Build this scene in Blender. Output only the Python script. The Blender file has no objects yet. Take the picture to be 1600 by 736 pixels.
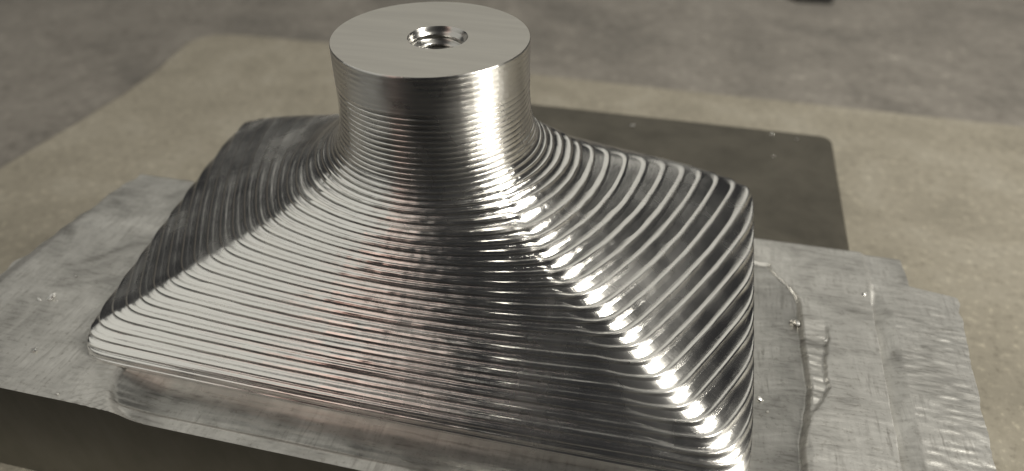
import bpy, bmesh, math, random
import numpy as np
from mathutils import Matrix, Vector

S = 0.001                       # everything below is written in millimetres
rng = random.Random(7)
nrng = np.random.default_rng(11)
scene = bpy.context.scene
C = scene.collection

# ------------------------------------------------------------------ camera
def cam_axes(yaw, pitch, roll):
    f = Vector((math.sin(yaw)*math.cos(pitch), math.cos(yaw)*math.cos(pitch), -math.sin(pitch)))
    r = f.cross(Vector((0, 0, 1))).normalized(); u = r.cross(f)
    r2 = r*math.cos(roll) + u*math.sin(roll); u2 = u*math.cos(roll) - r*math.sin(roll)
    return f, r2, u2
CAM = Vector((34.54, -95.60, 84.16))
F, RT, UP = cam_axes(-0.22552, 0.65309, 0.00358)
cd = bpy.data.cameras.new('camera'); cam = bpy.data.objects.new('camera', cd); C.objects.link(cam)
cam.matrix_world = Matrix((( RT.x, UP.x, -F.x, CAM.x*S), (RT.y, UP.y, -F.y, CAM.y*S), (RT.z, UP.z, -F.z, CAM.z*S), (0, 0, 0, 1)))
cd.sensor_width = 36; cd.lens = 36*1083.6/1600
cd.clip_start = 0.002; cd.clip_end = 50
cd.dof.use_dof = True; cd.dof.focus_distance = 0.104; cd.dof.aperture_fstop = 14
scene.camera = cam

# ------------------------------------------------------------------ dim workshop air, lamps and added reflection lights
w = bpy.data.worlds.new('World'); scene.world = w; w.use_nodes = True
w.node_tree.nodes['Background'].inputs[0].default_value = (0.95, 0.96, 1.0, 1)
w.node_tree.nodes['Background'].inputs[1].default_value = 0.028

def lamp(name, az, el, dist, sx, sy, watts, col, target=(0, -10, 10)):
    d = bpy.data.lights.new(name, 'AREA'); d.shape = 'RECTANGLE'; d.size = sx; d.size_y = sy
    d.energy = watts; d.color = col
    o = bpy.data.objects.new(name, d); C.objects.link(o)
    a, e = math.radians(az), math.radians(el)
    v = Vector((math.cos(a)*math.cos(e), math.sin(a)*math.cos(e), math.sin(e)))
    o.location = v*dist + Vector(target)*S
    o.rotation_euler = v.to_track_quat('Z', 'Y').to_euler()
    return o
lamp('bench_lamp', -3, 43, 0.75, 0.21, 0.50, 9.0, (1.0, 0.965, 0.875))
lamp('left_soft_light', -157, 40, 0.95, 1.10, 1.05, 2.5, (1.0, 0.985, 0.90))  # added soft area light for the pale grey reflections on the left, no window
lamp('ceiling_light_far', 106, 39, 1.3, 1.65, 0.70, 2.5, (1.0, 0.975, 0.88))
lamp('warm_reflection_light', -121, 42, 0.9, 0.15, 0.6, 0.17, (1.0, 0.50, 0.38))  # added light standing in for the brownish hand reflection, not a real lamp

scene.view_settings.view_transform = 'Standard'; scene.view_settings.look = 'None'
scene.view_settings.exposure = 0.0; scene.view_settings.gamma = 1.0
scene.view_settings.use_curve_mapping = False
scene.render.engine = 'CYCLES'

# ------------------------------------------------------------------ helpers
def link(name, me, mat, parent=None, smooth=False):
    o = bpy.data.objects.new(name, me); C.objects.link(o)
    if mat is not None: me.materials.append(mat)
    if smooth: me.polygons.foreach_set('use_smooth', [True]*len(me.polygons))
    if parent is not None: o.parent = parent
    return o
def tag(o, label=None, cat=None, group=None, kind=None):
    if label: o['label'] = label
    if cat: o['category'] = cat
    if group: o['group'] = group
    if kind: o['kind'] = kind
    return o
def mesh_np(name, V, Fq, uv=None):
    """V (n,3) in mm, Fq (m,4) quads"""
    me = bpy.data.meshes.new(name)
    V = np.asarray(V, np.float32)*S; Fq = np.asarray(Fq, np.int32)
    me.vertices.add(len(V)); me.vertices.foreach_set('co', V.ravel())
    k = Fq.shape[1]
    me.loops.add(Fq.size); me.loops.foreach_set('vertex_index', Fq.ravel())
    me.polygons.add(len(Fq)); me.polygons.foreach_set('loop_start', np.arange(0, Fq.size, k, dtype=np.int32))
    if uv is not None:
        l = me.uv_layers.new(name='UVMap'); l.data.foreach_set('uv', np.asarray(uv, np.float32)[Fq.ravel()].ravel())
    me.update(calc_edges=True); me.validate()
    return me
def grid_faces(nr, nc, wrap=False):
    r = np.arange(nr-1)[:, None]; c = np.arange(nc if wrap else nc-1)[None, :]; c2 = (c+1) % nc
    return np.stack([r*nc+c, r*nc+c2, (r+1)*nc+c2, (r+1)*nc+c], -1).reshape(-1, 4)
def smst(a, b, x):
    t = np.clip((x-a)/(b-a), 0, 1); return t*t*(3-2*t)
def vnoise(x, y, seed=0):
    """smooth value noise in 2D, range 0..1"""
    xi = np.floor(x).astype(np.int64); yi = np.floor(y).astype(np.int64); fx = x-xi; fy = y-yi
    fx = fx*fx*(3-2*fx); fy = fy*fy*(3-2*fy)
    def h(a, b):
        n = (a*374761393 + b*668265263 + seed*1442695041) & 0x7fffffff
        n = ((n ^ (n >> 13))*1274126177) & 0x7fffffff
        return ((n ^ (n >> 16)) & 0xffff)/65535.0
    return (h(xi, yi)*(1-fx)+h(xi+1, yi)*fx)*(1-fy) + (h(xi, yi+1)*(1-fx)+h(xi+1, yi+1)*fx)*fy

# ------------------------------------------------------------------ materials
class NT:
    def __init__(s, name):
        s.m = bpy.data.materials.new(name); s.m.use_nodes = True; s.t = s.m.node_tree
        s.b = s.t.nodes['Principled BSDF']
    def n(s, typ, **kw):
        nd = s.t.nodes.new(typ)
        for k, v in kw.items():
            if k.startswith('i_'):
                key = k[2:]; key = int(key) if key.isdigit() else key.replace('_', ' ')
                nd.inputs[key].default_value = v
            else: setattr(nd, k, v)
        return nd
    def l(s, a, b): s.t.links.new(a, b)
    def coords(s, kind, scale, rot=(0, 0, 0)):
        tc = s.n('ShaderNodeTexCoord'); mp = s.n('ShaderNodeMapping')
        mp.inputs['Scale'].default_value = scale; mp.inputs['Rotation'].default_value = rot
        s.l(tc.outputs[kind], mp.inputs[0]); return mp.outputs[0]
    def noise(s, vec, scale=1, detail=3, rough=0.55, dist=0):
        nd = s.n('ShaderNodeTexNoise'); nd.inputs['Scale'].default_value = scale; nd.inputs['Detail'].default_value = detail
        nd.inputs['Roughness'].default_value = rough; nd.inputs['Distortion'].default_value = dist
        s.l(vec, nd.inputs['Vector']); return nd.outputs['Fac']
    def ramp(s, fac, stops):
        r = s.n('ShaderNodeValToRGB'); e = r.color_ramp.elements
        while len(e) < len(stops): e.new(0.5)
        for k, (p, c) in enumerate(stops):
            e[k].position = p; e[k].color = c if len(c) == 4 else (*c, 1)
        s.l(fac, r.inputs[0]); return r.outputs[0]
    def rng(s, fac, a, b, lo=0.0, hi=1.0):
        r = s.n('ShaderNodeMapRange'); r.inputs[1].default_value = lo; r.inputs[2].default_value = hi
        r.inputs[3].default_value = a; r.inputs[4].default_value = b; s.l(fac, r.inputs[0]); return r.outputs[0]
    def bump(s, h, strength, dist, prev=None):
        b = s.n('ShaderNodeBump'); b.inputs['Strength'].default_value = strength; b.inputs['Distance'].default_value = dist
        s.l(h, b.inputs['Height'])
        if prev is not None: s.l(prev, b.inputs['Normal'])
        return b.outputs[0]
    def math(s, op, a, b=None):
        m = s.n('ShaderNodeMath', operation=op)
        for i, v in enumerate((a, b)):
            if v is None: continue
            if isinstance(v, (int, float)): m.inputs[i].default_value = v
            else: s.l(v, m.inputs[i])
        return m.outputs[0]

def mat_milled(name, rough=0.24, aniso=0.75, bump=0.35, facet=0.05, col=(0.80, 0.785, 0.755)):
    """milled aluminium: UV is in millimetres, U along the tool path, V across it"""
    k = NT(name)
    streak = k.noise(k.coords('UV', (0.22, 7.0, 1)), 1, 4, 0.6)
    fine = k.noise(k.coords('UV', (1.6, 16.0, 1)), 1, 2, 0.5)
    chat = k.noise(k.coords('UV', (2.3, 0.9, 1)), 1, 1, 0.4)
    blot = k.noise(k.coords('Object', (90, 90, 90)), 1, 3, 0.6)
    nrm = k.bump(streak, bump, 0.00010)
    nrm = k.bump(fine, bump*0.6, 0.00004, nrm)
    nrm = k.bump(chat, bump*0.25, 0.00006, nrm)
    vo = k.n('ShaderNodeTexVoronoi', distance='CHEBYCHEV', feature='F1'); vo.inputs['Scale'].default_value = 1.0; vo.inputs['Randomness'].default_value = 0.35
    k.l(k.coords('UV', (0.95, 1.1, 1)), vo.inputs['Vector'])
    nrm = k.bump(vo.outputs['Distance'], facet, 0.00010, nrm)
    k.l(nrm, k.b.inputs['Normal'])
    k.l(k.rng(blot, rough-0.06, rough+0.10, 0.3, 0.7), k.b.inputs['Roughness'])
    c = k.ramp(blot, [(0.25, tuple(v*0.90 for v in col)), (0.75, col)]); k.l(c, k.b.inputs['Base Color'])
    k.b.inputs['Metallic'].default_value = 1.0
    k.b.inputs['Anisotropic'].default_value = aniso; k.b.inputs['Anisotropic Rotation'].default_value = 0.25
    tg = k.n('ShaderNodeTangent', direction_type='UV_MAP', uv_map='UVMap'); k.l(tg.outputs[0], k.b.inputs['Tangent'])
    return k.m

def mat_top():
    k = NT('brushed_end_face')
    st = k.noise(k.coords('Object', (150, 5500, 10), (0, 0, 0.12)), 1, 3, 0.55)
    st2 = k.noise(k.coords('Object', (60, 700, 10), (0, 0, 0.12)), 1, 2, 0.5)
    k.l(k.bump(st2, 0.10, 0.00005, k.bump(st, 0.16, 0.00002)), k.b.inputs['Normal'])
    k.b.inputs['Metallic'].default_value = 1; k.b.inputs['Roughness'].default_value = 0.46
    c = k.ramp(st2, [(0.3, (0.56, 0.54, 0.50)), (0.7, (0.62, 0.60, 0.555))]); k.l(c, k.b.inputs['Base Color'])
    return k.m

def mat_stock():
    k = NT('sawn_and_milled_aluminium')
    o = k.coords('Object', (1000, 1000, 1000))
    ripple = k.noise(k.coords('Object', (260, 1700, 500), (0, 0, 0.10)), 1, 4, 0.6, 0.4)
    cross = k.noise(k.coords('Object', (1500, 180, 500), (0, 0, 0.06)), 1, 3, 0.6, 0.3)
    blot = k.noise(k.coords('Object', (85, 110, 60)), 1, 4, 0.65, 0.5)
    grit = k.noise(o, 3.0, 3, 0.7)
    msk = k.rng(blot, 0, 1, 0.42, 0.62)
    mix = k.n('ShaderNodeMix', data_type='FLOAT'); k.l(msk, mix.inputs[0]); k.l(ripple, mix.inputs[2]); k.l(cross, mix.inputs[3])
    at = k.n('ShaderNodeAttribute', attribute_name='fresh_cut')
    n1 = k.bump(k.math('MULTIPLY', mix.outputs[0], k.rng(at.outputs['Fac'], 1.0, 0.2)), 0.30, 0.00012)
    n2 = k.bump(grit, 0.45, 0.00005, n1)
    k.l(n2, k.b.inputs['Normal'])
    cbase = k.ramp(blot, [(0.30, (0.27, 0.265, 0.25)), (0.5, (0.46, 0.452, 0.428)), (0.72, (0.62, 0.61, 0.58))])
    wear = k.ramp(mix.outputs[0], [(0.30, (0.62, 0.61, 0.60)), (0.47, (0.96, 0.96, 0.96)), (0.70, (1.08, 1.08, 1.08))])
    pits = k.ramp(k.noise(o, 1.3, 3, 0.65), [(0.30, (0.70, 0.69, 0.67)), (0.42, (1, 1, 1))])
    m1 = k.n('ShaderNodeMix', data_type='RGBA', blend_type='MULTIPLY'); m1.inputs[0].default_value = 0.9; k.l(cbase, m1.inputs[6]); k.l(wear, m1.inputs[7])
    m2 = k.n('ShaderNodeMix', data_type='RGBA', blend_type='MULTIPLY'); m2.inputs[0].default_value = 0.8; k.l(m1.outputs[2], m2.inputs[6]); k.l(pits, m2.inputs[7])
    k.l(m2.outputs[2], k.b.inputs['Base Color'])
    rm = k.n('ShaderNodeMix', data_type='FLOAT'); k.l(at.outputs['Fac'], rm.inputs[0]); k.l(k.rng(blot, 0.52, 0.36, 0.3, 0.7), rm.inputs[2]); rm.inputs[3].default_value = 0.33
    k.l(rm.outputs[0], k.b.inputs['Roughness'])
    k.l(k.rng(at.outputs['Fac'], 0.74, 1.0), k.b.inputs['Metallic'])
    return k.m

def mat_side():
    k = NT('oxidised_stock_side')
    st = k.noise(k.coords('Object', (200, 200, 90)), 1, 4, 0.6)
    st2 = k.noise(k.coords('Object', (900, 900, 60)), 1, 2, 0.6)
    k.l(k.ramp(st, [(0.3, (0.20, 0.195, 0.165)), (0.7, (0.27, 0.26, 0.225))]), k.b.inputs['Base Color'])
    k.b.inputs['Metallic'].default_value = 0.7; k.l(k.rng(st, 0.42, 0.6), k.b.inputs['Roughness'])
    k.l(k.bump(st2, 0.2, 0.00006), k.b.inputs['Normal'])
    return k.m

def mat_plain(name, c0, c1, scale, rough, metal=0.0, bump=0.2, bd=0.0002, detail=4, fine=None):
    k = NT(name)
    a = k.noise(k.coords('Object', (scale, scale, scale)), 1, detail, 0.65, 0.3)
    k.l(k.ramp(a, [(0.28, c0), (0.72, c1)]), k.b.inputs['Base Color'])
    b = k.noise(k.coords('Object', (fine or scale*5,)*3), 1, 3, 0.6)
    k.l(k.bump(b, bump, bd), k.b.inputs['Normal'])
    k.b.inputs['Roughness'].default_value = rough; k.b.inputs['Metallic'].default_value = metal
    return k.m

def mat_ground(name, base, dark, light, s1):
    k = NT(name)
    a = k.noise(k.coords('Object', (s1, s1, s1)), 1, 5, 0.6, 0.4)
    b = k.noise(k.coords('Object', (s1*11, s1*11, s1*11)), 1, 4, 0.7)
    c = k.ramp(a, [(0.25, dark), (0.5, base), (0.78, light)])
    sp = k.ramp(b, [(0.28, (0.62, 0.61, 0.60)), (0.44, (0.96, 0.96, 0.96)), (0.58, (1, 1, 1)), (0.72, (1.6, 1.6, 1.57))])
    mx = k.n('ShaderNodeMix', data_type='RGBA', blend_type='MULTIPLY'); mx.inputs[0].default_value = 1
    k.l(c, mx.inputs[6]); k.l(sp, mx.inputs[7]); k.l(mx.outputs[2], k.b.inputs['Base Color'])
    k.b.inputs['Roughness'].default_value = 0.75; k.b.inputs['Specular IOR Level'].default_value = 0.25
    k.l(k.bump(b, 0.3, 0.0006), k.b.inputs['Normal'])
    return k.m

M_ridge = mat_milled('milled_aluminium', 0.215, 0.80, 0.24)
M_neck = mat_milled('turned_aluminium', 0.28, 0.95, 0.06, 0.16)
M_ring = mat_milled('ringed_aluminium', 0.23, 0.93, 0.12, 0.06)
M_top = mat_top()
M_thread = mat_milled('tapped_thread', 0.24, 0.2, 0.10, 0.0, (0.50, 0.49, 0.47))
M_stock = mat_stock(); M_side = mat_side()
M_plate = mat_plain('dull_dark_steel', (0.055, 0.050, 0.039), (0.098, 0.089, 0.071), 85, 0.46, 0.45, 0.12, 0.0001)
M_board = mat_ground('tan_board', (0.232, 0.212, 0.170), (0.175, 0.160, 0.128), (0.285, 0.265, 0.22), 42)
M_floor = mat_ground('grey_concrete', (0.165, 0.152, 0.135), (0.105, 0.098, 0.088), (0.215, 0.20, 0.178), 26)
M_chip = mat_plain('bright_chip', (0.72, 0.71, 0.68), (0.82, 0.81, 0.78), 900, 0.33, 1.0, 0.4, 0.00006)
M_dark = mat_plain('blackened_steel', (0.03, 0.03, 0.03), (0.05, 0.048, 0.045), 200, 0.5, 0.3)

# ------------------------------------------------------------------ floor and board
ZB = -23.7
me = mesh_np('floor', [(-9000, -9000, -940), (9000, -9000, -940), (9000, 9000, -940), (-9000, 9000, -940)], [(0, 1, 2, 3)])
tag(link('floor', me, M_dark), kind='structure')

def slab_from_outline(name, pts, z0, z1, mat, bev, parent=None, segs=2):
    bm = bmesh.new()
    vs = [bm.verts.new((x*S, y*S, z0*S)) for x, y in pts]
    f = bm.faces.new(vs); f.normal_update()
    if f.normal.z > 0: f.normal_flip()
    g = bmesh.ops.extrude_face_region(bm, geom=[f])
    bmesh.ops.translate(bm, verts=[v for v in g['geom'] if isinstance(v, bmesh.types.BMVert)], vec=(0, 0, (z1-z0)*S))
    bmesh.ops.recalc_face_normals(bm, faces=bm.faces)
    if bev:
        es = [e for e in bm.edges if abs(e.verts[0].co.z-z1*S) < 1e-7 and abs(e.verts[1].co.z-z1*S) < 1e-7]
        bmesh.ops.bevel(bm, geom=es, offset=bev*S, segments=segs, affect='EDGES', profile=0.5)
    me = bpy.data.meshes.new(name); bm.to_mesh(me); bm.free()
    return link(name, me, mat, parent)

def wob(p, q, n, amp, r):
    return [(p[0]+(q[0]-p[0])*i/n+r.uniform(-amp, amp), p[1]+(q[1]-p[1])*i/n+r.uniform(-amp, amp)) for i in range(n)]
o = slab_from_outline('bench_top', [(-1300, -58), (900, -58), (900, 900), (-1300, 900)], ZB-40, ZB-3, M_floor, 2.0)
tag(o, kind='structure')
corner = [(-153, 137), (-151.5, 142.5), (-147, 146.5), (-140, 148.5)]
bp = wob((-157, -56), (-148.5, 70), 8, 0.4, rng) + wob((-148.5, 70), (-147.5, 100), 3, 0.3, rng) + wob((-149, 112), (-153, 137), 3, 0.4, rng) + corner \
   + wob((-130, 149.5), (-96, 150), 4, 0.4, rng) + wob((-96, 150), (-10, 139.5), 8, 0.5, rng) + wob((-10, 139.5), (72, 138.2), 7, 0.4, rng) \
   + wob((72, 138.2), (151, 137.2), 7, 0.4, rng) + [(320, 136), (320, -56)]
o = slab_from_outline('tan_board', bp, ZB-3, ZB, M_board, 1.2)
tag(o, 'large flat tan board with mottled surface under the metal blocks, rounded far left corner', 'board')

# ------------------------------------------------------------------ dark steel block behind
def rounded(pts, rads, n=6):
    out = []
    N = len(pts)
    for i in range(N):
        p = np.array(pts[i], float); a = np.array(pts[i-1], float)-p; b = np.array(pts[(i+1) % N], float)-p
        a /= np.linalg.norm(a); b /= np.linalg.norm(b); r = rads[i]
        if r <= 0: out.append(tuple(p)); continue
        ang = math.acos(np.clip(a@b, -1, 1)); d = r/math.tan(ang/2)
        c = p + (a+b)/np.linalg.norm(a+b)*r/math.sin(ang/2)
        s = p+a*d-c; e = p+b*d-c
        t0 = math.atan2(s[1], s[0]); t1 = math.atan2(e[1], e[0]); dt = (t1-t0+math.pi) % (2*math.pi)-math.pi
        out += [tuple(c+r*np.array((math.cos(t0+dt*k/n), math.sin(t0+dt*k/n)))) for k in range(n+1)]
    return out
pl = rounded([(-22, 23.4), (76.7, 23.4), (79.3, 75.6), (-22, 76.2)], [1, 1, 3.0, 3.0])
o = slab_from_outline('steel_block', pl, ZB, -3.5, M_plate, 0.7, None, 3)
tag(o, 'flat dark grey steel block with rounded corner lying behind the milled workpiece', 'metal block')

# ------------------------------------------------------------------ the workpiece
wp = bpy.data.objects.new('milled_workpiece', None); C.objects.link(wp); wp.empty_display_size = 0.01
wp.location = (0, 0, ZB*S)
tag(wp, 'milled aluminium block with stepped flared body and round tapped neck on a rough slab', 'machined part')
PZ = -ZB                                    # children are written relative to the empty at the slab's underside

# plan corners of the level cuts: front corners, back corners and how far the edges still bow like the round neck
_fc = np.array([(-3, 52.6, 36.0), (0, 52.4, 35.9), (1.1, 51.8, 35.3), (2.22, 50.78, 34.47), (3.33, 49.56, 33.47), (4.44, 47.99, 31.94), (5.55, 45.81, 30.6),
    (6.66, 43.5, 29.47), (7.77, 41.56, 28.18), (8.88, 39.52, 26.72), (9.99, 37.54, 25.24), (11.1, 35.54, 23.85), (12.21, 33.63, 22.65), (13.32, 31.56, 21.52),
    (14.43, 29.55, 20.38), (15.54, 27.55, 19.25), (16.65, 25.65, 18.2), (17.76, 23.78, 17.29), (18.87, 22.0, 16.39), (19.98, 20.45, 15.42), (22.2, 18.0, 13.4),
    (23.3, 16.7, 12.2), (24.4, 15.5, 11.3), (25.5, 14.6, 10.7), (26.6, 13.8, 10.15), (28.5, 12.8, 9.55), (31.5, 12.2, 9.15), (35.5, 11.98, 9.03), (60, 11.98, 9.03)])
ZL, XF, YF = _fc.T
XF = XF + 1.0*smst(27, 21, ZL); YF = YF + 0.75*smst(27, 21, ZL)*smst(-1, 3, ZL)
_bc = np.array([(-3, 93, 21.8), (0, 86, 21.8), (6.5, 70, 21.7), (11.1, 58, 21.6), (13.3, 51.6, 21.5), (14.4, 48.3, 21.0), (15.5, 45.0, 20.2), (16.65, 41.6, 19.0),
    (17.8, 37.8, 17.8), (18.9, 34.2, 16.3), (20.0, 30.6, 15.3), (21.1, 27.3, 14.0), (22.2, 24.4, 13.0), (23.3, 22.0, 12.0), (24.4, 20.3, 11.2), (25.5, 18.0, 10.6),
    (26.6, 15.6, 10.3), (28.5, 12.9, 10.4), (31.5, 11.3, 10.55), (35.5, 10.607, 10.607), (60, 10.607, 10.607)])
ZR, XBR, YB = _bc.T
ZS = np.array([-3, 0, 4.5, 8, 11.1, 15.5, 20, 22.2, 24.4, 27, 31, 60]); SG = np.array([0.01, 0.02, 0.06, 0.10, 0.15, 0.27, 0.45, 0.58, 0.75, 0.90, 1.0, 1.0])
LIM_R, LIM_L = 54.5, 51.5

NTH = 900
# angle samples, denser round the two front ridges
_t = np.linspace(-math.pi, math.pi, 4001)
_d = 1 + 5*np.exp(-((_t+math.radians(36))/0.07)**2) + 5*np.exp(-((_t+math.radians(144))/0.07)**2) + 2*np.exp(-((_t-math.radians(22))/0.2)**2) + 2*np.exp(-((_t-math.radians(158))/0.2)**2)
_c = np.concatenate([[0], np.cumsum((_d[1:]+_d[:-1])/2)]); _c /= _c[-1]
TH = np.interp(np.arange(NTH)/NTH, _c, _t)

def contour(z, inset=0.0):
    """closed plan curve at height z as radius per TH angle"""
    xf, yf = np.interp(z, ZL, XF), np.interp(z, ZL, YF)
    xb, yb, sg = np.interp(z, ZR, XBR), np.interp(z, ZR, YB), np.interp(z, ZS, SG)
    cs = [(xf, -yf), (xb, yb), (-xb, yb), (-xf, -yf)]
    sgs = [0.374*sg, 0.414*sg, 0.374*sg, 0.498*sg]        # right side, back, left side, front
    pts = []
    for i in range(4):
        p = np.array(cs[i]); q = np.array(cs[(i+1) % 4]); h = np.linalg.norm(q-p)/2; d = (q-p)/(2*h); n = np.array((d[1], -d[0]))
        s = sgs[i]*h
        s = max(s, 1e-4); Rr = (h*h+s*s)/(2*s); half = math.asin(min(1, h/Rr))
        c = (p+q)/2 + n*(s-Rr)
        a = np.linspace(-half, half, 400, endpoint=False)
        pts.append(c + Rr*(np.cos(a)[:, None]*n + np.sin(a)[:, None]*d))
    P = np.concatenate(pts)
    # side walls: soft clip in x, then even out the corners
    lim = np.where(P[:, 0] > 0, LIM_R, LIM_L)
    ax = np.abs(P[:, 0]); kk = 0.6
    ax = np.where(ax > lim-6, -kk*np.log(np.exp(-np.minimum(ax, lim+40)/kk)+np.exp(-lim/kk)), ax)
    ax = np.where(ax < 1e-9, 0, ax)
    P[:, 0] = np.sign(P[:, 0])*ax
    # resample by arc length and smooth (rounds corners)
    Q = np.vstack([P, P[:1]]); L = np.concatenate([[0], np.cumsum(np.linalg.norm(np.diff(Q, axis=0), axis=1))])
    u = np.linspace(0, L[-1], 2400, endpoint=False); ds = L[-1]/2400
    x = np.interp(u, L, Q[:, 0]); y = np.interp(u, L, Q[:, 1])
    sig = (2.2 + 0.8*smst(7, 1, z) - 1.5*smst(22, 30, z))/ds
    fr = np.fft.fftfreq(2400); g = np.exp(-2*(math.pi*fr*sig)**2)
    x = np.fft.ifft(np.fft.fft(x)*g).real; y = np.fft.ifft(np.fft.fft(y)*g).real
    th = np.arctan2(y, x); o = np.argsort(th); th = th[o]; rr = np.hypot(x, y)[o]
    th = np.concatenate([th-2*math.pi, th, th+2*math.pi]); rr = np.tile(rr, 3)
    return np.interp(TH, th, rr) - inset

DZ = 1.11
LEV = np.concatenate([24.42+0.87*np.arange(17, 0, -1), 24.42-DZ*np.arange(0, 23)])   # cutter levels from the neck down to the foot
def ring_curve(z, k):
    r = contour(z)
    s = TH*18.0
    j = (vnoise(s*1.5, s*0+k*7.3, 3)-0.5)*0.04 + (vnoise(s*0.35, s*0+k*3.1, 5)-0.5)*0.05
    amp = 1 + 0.5*np.exp(-((TH+math.radians(33))/0.22)**2)*(z < 28)
    r = r + j*amp*min(1.0, max(0.12, (34-z)/12))
    return np.stack([r*np.cos(TH), r*np.sin(TH), np.full(NTH, z)], -1)

body_curves = [ring_curve(z, k) for k, z in enumerate(LEV)]
# core of the body with the plain wall under the last step; the steps sit on it as rings
core_z = [LEV[1]-0.5, 34, 31, 28, 25, 23, 21, 19, 17, 15, 13, 11, 9, 7, 5, 3, 1.5]
rows = [np.stack([contour(z, 0.7)*np.cos(TH), contour(z, 0.7)*np.sin(TH), np.full(NTH, z)], -1) for z in core_z]
zb = LEV[-1]
for z, off in ((zb, 0.02), (zb-0.10, -0.04), (zb-0.22, -0.05), (zb-0.36, 0.10), (zb-0.6, 0.12), (-3.2, 0.06)):
    r = contour(0.0, off)
    rows.append(np.stack([r*np.cos(TH), r*np.sin(TH), np.full(NTH, z)], -1))
V = np.concatenate(rows); Fq = grid_faces(len(rows), NTH, True)[:, ::-1]
arc = np.concatenate([[0], np.cumsum(np.linalg.norm(np.diff(body_curves[-1], axis=0), axis=1))])
uv = np.concatenate([np.stack([arc, np.full(NTH, i*1.0)], -1) for i in range(len(rows))])
V[:, 2] += PZ
body = link('flared_body', mesh_np('flared_body', V, Fq, uv), M_ridge, wp, True)
body['label'] = 'flared body milled in level steps from round neck to wide rectangular foot'

NS = 20
TS = np.array([0, 0.06, 0.13, 0.20, 0.28, 0.36, 0.45, 0.53, 0.61, 0.68, 0.74, 0.80, 0.835, 0.865, 0.89, 0.915, 0.94, 0.96, 0.98, 1.0])
RB = 3.4                                       # ball cutter radius that left the scallops
def ridge_mesh(k):
    A, B = body_curves[k], body_curves[k+1]
    D = B-A; p = np.linalg.norm(D, axis=1)
    T = np.roll(A, -1, 0)-np.roll(A, 1, 0); T /= np.linalg.norm(T, axis=1)[:, None]
    Nn = np.cross(D, T); Nn /= np.linalg.norm(Nn, axis=1)[:, None]
    sgn = np.sign((Nn*np.stack([np.cos(TH), np.sin(TH), np.full(NTH, 0.3)], -1)).sum(1)); Nn *= sgn[:, None]
    z0 = A[0, 2]
    # each cut: a short steep riser under the upper edge, then an almost flat floor running out to the next edge
    dh = np.linalg.norm(D[:, :2], axis=1); depth = dh*np.abs(D[:, 2])/np.maximum(p, 1e-6)
    lf = smst(math.radians(-138), math.radians(-148), np.where(TH > 2.8, TH-2*math.pi, TH)); rt = smst(math.radians(-40), math.radians(-32), TH)*(TH < 1.2)
    wq = (0.66-0.34*lf-0.14*rt)*smst(33, 25, z0) * (1 + 0.25*(vnoise(TH*9, TH*0+k*2.7, 9)-0.5))
    # towards the back the last, finer pass has wiped the steps away
    soft = smst(-6, 3, A[:, 1])*smst(-14, -20, A[:, 0]) + smst(0.80, 1.0, A[:, 1]/np.interp(z0, ZR, YB))*(A[:, 0] > 0)
    wq = wq*(1-0.85*np.clip(soft, 0, 1))
    rb = smst(math.radians(-41), math.radians(-37), TH)*(TH < 1.2)*smst(31, 26, z0)
    h = wq*depth*(0.72+0.45*rb) + 0.02 + 0.075*smst(26, 30, z0)*rng.uniform(0.55, 1.15)
    tq = (np.maximum(0.20 + 0.25*smst(24, 29, z0), 0.20+0.22*rb))[:, None]
    Q = A + D*tq - Nn*h[:, None]; WB = (3.0 - 2.0*np.maximum(smst(24, 29, z0), 0.85*rb))[:, None]
    fb = (1-np.clip(soft, 0, 1))*(1-0.72*lf)*(1-0.45*rb)*(0.6+0.8*vnoise(TH*14, TH*0+k*1.9, 12))*(0.45+0.55*smst(34, 27, z0)); f2 = rng.uniform(0.3, 1.0); f3 = rng.uniform(0.0, 1.0); t2 = rng.uniform(0.52, 0.66)
    rows, uvs = [], []
    arc = np.concatenate([[0], np.cumsum(np.linalg.norm(np.diff(A, axis=0), axis=1))]) + k*37.0
    for i in range(NS):
        t = TS[i]
        # a fine second pass line on the floor and a rolled burr just before the edge
        off = fb*0.115*math.exp(-((t-0.935)/0.052)**2) + fb*(1-rb)*f2*0.05*math.exp(-((t-t2-0.12)/0.05)**2)
        rows.append((A*(1-t)**2 + Q*2*WB*t*(1-t) + B*t*t)/((1-t)**2 + 2*WB*t*(1-t) + t*t) + Nn*(off*smst(0.2, 0.9, p))[:, None])
        uvs.append(np.stack([arc, k*5.0 + t*p], -1))
    V = np.concatenate(rows); V[:, 2] += PZ
    uv = np.concatenate(uvs)
    Fq = grid_faces(NS, NTH, True)[:, ::-1]
    return mesh_np('ridge', V, Fq, uv)
for k in range(len(LEV)-1):
    link('ridge', ridge_mesh(k), M_ridge if LEV[k] < 27 else M_ring, body, True)

# neck: plain cylinder with faint chatter, down to the first step
HT = 44.73
zs = [39.21 + 0.145*i for i in range(37)] + [44.58, 44.73]
rows, uvs = [], []
NC = 360; tc = np.linspace(-math.pi, math.pi, NC, endpoint=False)
for i, z in enumerate(zs):
    last = i == len(zs)-1
    r = 15.0 + (0 if last else -0.06*math.sin(math.pi*((z-39.21)/0.87 % 1.0))) - (0.13 if last else 0) + 0.010*(vnoise(tc*16, tc*0+math.floor((z-39.2)/0.87)*1.7, 4)-0.5)*(0 < i < len(zs)-2)
    r = r*np.ones(NC)
    rows.append(np.stack([r*np.cos(tc), r*np.sin(tc), np.full(NC, z+PZ)], -1)); uvs.append(np.stack([tc*15, np.full(NC, z)], -1))
neck = link('neck', mesh_np('neck', np.concatenate(rows), grid_faces(len(rows), NC, True), np.concatenate(uvs)), M_neck, wp, True)

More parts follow.
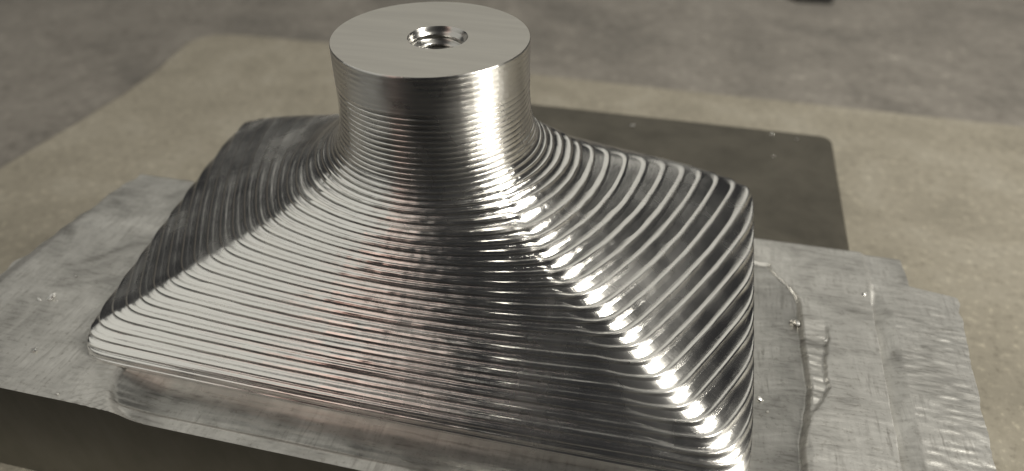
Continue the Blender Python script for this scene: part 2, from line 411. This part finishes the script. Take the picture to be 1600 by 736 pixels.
# end face: ring with the chamfered, tapped hole
HX, HY = 1.2, -0.4
def ring_rows(spec, n=180):
    t = np.linspace(0, 2*math.pi, n, endpoint=False)
    return [np.stack([cx+r*np.cos(t), cy+r*np.sin(t), np.full(n, z+PZ)], -1) for cx, cy, r, z in spec]
rr = ring_rows([(0, 0, 14.88, HT), (0.2, 0, 12, HT), (0.8, -0.1, 8, HT), (HX, HY, 4.55, HT)])
link('end_face', mesh_np('end_face', np.concatenate(rr), grid_faces(4, 180, True)), M_top, wp)
nz, nt = 150, 120
zz = np.concatenate([[0, -0.12, -0.5, -0.85], np.linspace(-1.0, -16, nz)])
t = np.linspace(0, 2*math.pi, nt, endpoint=False)
rows = []
for i, z in enumerate(zz):
    if i < 4: r = np.full(nt, [4.55, 4.48, 4.30, 4.18][i])
    else:
        ph = (z/1.5 - t/(2*math.pi)) % 1.0
        tri = np.abs(ph*2-1); tri = np.clip(tri*1.3-0.15, 0, 1)
        r = 4.2 - 0.75*tri*min(1, (-z-0.6)/1.2)
    rows.append(np.stack([HX+r*np.cos(t), HY+r*np.sin(t), np.full(nt, HT+z+PZ)], -1))
uv = np.concatenate([np.stack([t*4.5, np.full(nt, z)], -1) for z in zz])
V = np.concatenate(rows); hf = grid_faces(len(rows), nt, True)[:, ::-1]
hole = link('threaded_hole', mesh_np('threaded_hole', V, hf, uv), M_thread, wp, True)
tb = np.linspace(0, 2*math.pi, 24, endpoint=False)
Vb = np.concatenate([[(HX+4.6*math.cos(a), HY+4.6*math.sin(a), HT-16+PZ) for a in tb], [(HX, HY, HT-17+PZ)]])
bmf = [(i, (i+1) % 24, 24) for i in range(24)]
link('hole_bottom', mesh_np('hole_bottom', Vb, bmf), M_thread, hole)

# ---- rough slab under the body: a height field with cutter channels, steps and ragged right end
YF0, YB0 = -44.3, 22.4
def x_right(y):
    n = (vnoise(y*0.45, y*0+2.0, 21)-0.5)*1.8 + (vnoise(y*2.6, y*0+5.0, 22)-0.5)*0.35
    k = smst(14.2, 12.6, y)
    return (84.3+n*0.15)*(1-k) + (90.7+0.12*y+n*np.clip((13.5-y)/2, 0, 1)*0.28)*k
def x_left(y):
    return -79.6 + 0.11*(y+5) + (vnoise(y*0.35, y*0+9.0, 23)-0.5)*1.2
def hgt(x, y, masks=False):
    z = np.zeros_like(x)
    jag = (vnoise(y*0.55, x*0+1, 31)-0.5)
    jag2 = (vnoise(y*1.6, x*0+4, 32)-0.5)
    # gentle waviness left by the saw
    z += (vnoise(x*0.12, y*0.2, 33)-0.5)*0.07 + (vnoise(x*0.5, y*0.9, 34)-0.5)*0.05
    # front channel, ends in a cutter-shaped curve at the left foot corner
    cx, cy, cr = -34.0, -35.5, 9.6
    dist = np.hypot(x-cx, (y-cy)*1.0)
    inch = np.where(x > cx, 1.0, smst(cr+0.9, cr-1.1, dist))*smst(-32.5, -33.5, y)
    lip = (-2.1 + 0.40*smst(-42.0, -42.5, y))*(0.30+0.70*smst(-44.5, -34, x))
    z = z*(1-inch) + (lip + 0.05*(vnoise(x*0.2, y*2.5, 35)-0.5))*inch
    # fan of shallow cuts round the curve
    ang = np.arctan2(y-cy, x-cx)
    z += 0.07*np.sin(ang*74+2.5*vnoise(ang*9, dist*0.3, 36))*smst(cr+9, cr+1, dist)*smst(cr, cr+1, dist)*(x < cx+1)
    z += -0.22*smst(cr+4.5, cr+0.6, dist)*smst(cr-0.2, cr+0.8, dist)*(x < cx+1)
    # right channel beside the body
    edge = 64.2 + jag*0.25 - 4.6*smst(4.0, 14.0, y)**1.4 - 2.2*smst(-14, -28, y)
    inr = np.clip((edge+0.3-x)/0.7, 0, 1)*smst(14.6, 13.8, y)*(x > 45)
    # torn ledge between channel and land
    e2 = 68.4 + jag*0.5 + jag2*0.25 - 1.6*smst(0, -13, y) - 4.0*smst(-14, -24, y)
    ledge = np.clip((e2+0.2-x)/0.5, 0, 1)*smst(2.0, -4.0, y)*(x > 45)*(1-0.6*smst(-17, -25, y))
    land = (x > 52)*smst(16.0, 7.0, y)
    zr = z - 0.35*land
    zr = zr - ledge*(0.6+0.25*jag+0.4*(vnoise(x*0.35, y*1.5+0.25*x, 41)-0.5))
    zr = np.where(inr > 0, zr*(1-inr) + inr*(-1.9 + 1.4*smst(-2, 12, y)), zr)
    # valley and lower field at the right end
    e3 = 76.3 + 0.2*jag + 0.05*y
    t = smst(e3, e3+0.35, x)
    low = -2.3 + 1.5*smst(e3-0.6, e3+3.8, x) + 0.08*(vnoise(x*0.12, y*0.9+0.02*(x-72)**2, 37)-0.5)*smst(79, 87, x) + 0.12*(vnoise(x*0.4, y*1.6, 38)-0.5)
    tb = t*smst(13.8, 5.0, y); zr = zr*(1-tb) + tb*low
    zr = zr - 0.5*smst(76.8, 78.0, x)*smst(6.0, 13.0, y)
    # arc-shaped feed marks on the right hand surfaces
    rc = np.hypot(x-74.0, (y+34)*1.0)
    zr = zr + np.where(x > 52, 0.045*(vnoise(x*0.15, y*1.7+0.02*(x-70)**2, 39)-0.5)+0.02*(vnoise(x*0.4, y*4.5+0.05*(x-70)**2, 40)-0.5), 0)
    # broken edges
    zr = zr - 0.9*smst(-76.5, -81, x)**2 - 0.35*smst(YB0-1.0, YB0, y)**2
    if masks: return zr, np.clip(inch*(1-0.8*smst(-41.8, -42.4, y)) + inr*0.8, 0, 1)
    return zr
nx, ny = 880, 300
ys = np.linspace(YF0, YB0, ny); us = np.linspace(0, 1, nx)
Y = np.repeat(ys[:, None], nx, 1); XL, XR = x_left(ys)[:, None], x_right(ys)[:, None]
uc = us[None, :]; X = np.where(uc < 0.88, XL + (75.0-XL)*uc/0.88, 75.0 + (XR-75.0)*(uc-0.88)/0.12)
Z, FIN = hgt(X, Y, True)
Y = Y - 7.3*smst(40, -40, X)*smst(-10, YB0, Y)
V = np.stack([X, Y, Z+PZ], -1).reshape(-1, 3)
Fq = grid_faces(ny, nx)
slab = link('rough_slab', mesh_np('rough_slab', V, Fq), M_stock, wp, True)
at = slab.data.attributes.new('fresh_cut', 'FLOAT', 'POINT'); at.data.foreach_set('value', FIN.astype(np.float32).ravel())
slab['label'] = 'rough sawn aluminium slab with cutter channels and torn step at its right end'
# its four sawn sides
def skirt(edge):
    n = len(edge); low = edge.copy(); low[:, 2] = 0.0
    top = edge.copy()
    return mesh_np('slab_side', np.concatenate([top, low]), grid_faces(2, n))
G = V.reshape(ny, nx, 3)
for e in (G[0, :, :][::-1], G[-1], G[:, 0], G[:, -1][::-1]):
    link('slab_side', skirt(np.ascontiguousarray(e)), M_side, slab)

# ------------------------------------------------------------------ loose chips and small things
def chip(size, seed, flat=0.5):
    r = random.Random(seed); bm = bmesh.new()
    bmesh.ops.create_icosphere(bm, subdivisions=2, radius=size*S)
    ax = (r.uniform(0.7, 1.5), r.uniform(0.5, 0.9), flat)
    for v in bm.verts:
        k = 1+r.uniform(-0.3, 0.3); v.co = Vector((v.co.x*ax[0]*k, v.co.y*ax[1]*k, v.co.z*ax[2]*k + 0.25*size*S*math.sin(v.co.x*2/(size*S))))
    me = bpy.data.meshes.new('metal_chip'); bm.to_mesh(me); bm.free(); return me
def zat(x, y): return float(hgt(np.array([x]), np.array([y]))[0])
CH = [(-59.0, -36.5, 0.50, 'bright round metal chip on the slab left of the flared body'),
      (-65.6, -25.1, 0.75, 'largest bright metal chip of the cluster near the left end of the slab'),
      (-67.4, -26.0, 0.42, 'small metal chip in the cluster near the left end of the slab'),
      (-65.6, -19.0, 0.36, 'metal chip above the cluster near the left end of the slab'),
      (63.3, 0.4, 0.85, 'bright round metal bead in the channel right of the flared body'),
      (67.9, -3.5, 0.40, 'metal chip on the torn step right of the channel'),
      (75.8, 9.4, 0.36, 'metal chip on the ridge near the far right of the slab'),
      (56.6, -18.2, 0.5, 'metal chip lying in the channel against the right foot of the body'),
      (57.6, -20.4, 0.28, 'tiny metal chip in the channel right of the body foot'),
      (-48.8, -43.4, 0.32, 'tiny metal chip at the front edge of the slab')]
for i, (x, y, s, lab) in enumerate(CH):
    o = link('metal_chip', chip(s, 40+i, 0.4 if i != 4 else 0.7), M_chip, None, False)
    o.location = (x*S, y*S, (zat(x, y)+s*0.45)*S); o.rotation_euler = (0, 0, i*1.3)
    tag(o, lab, 'metal chip', 'loose metal chips')
PCH = [(29.0, 69.4, 0.6, 'metal chip nearest the neck on the far part of the dark steel block'), (64.2, 73.1, 0.5, 'left of two metal chips near the rounded corner of the dark block'),
       (70.4, 71.9, 0.45, 'right of two metal chips near the rounded corner of the dark block'), (64.0, 61.6, 0.35, 'metal chip in the middle of the dark steel block')]
for i, (x, y, s, lab) in enumerate(PCH):
    o = link('metal_chip', chip(s*0.75, 70+i, 0.25), M_chip); o.location = (x*S, y*S, (-3.5+s*0.4)*S)
    tag(o, lab, 'metal chip', 'loose metal chips')

# dark offcut far behind on the bench
o = slab_from_outline('steel_offcut', rounded([(91, 252), (108, 253), (109, 264), (89, 263)], [2, 2, 2, 2]), ZB-3, ZB+1, M_dark, 0.6)
tag(o, 'small dark metal offcut on the grey bench at the top edge of the photo', 'metal offcut')
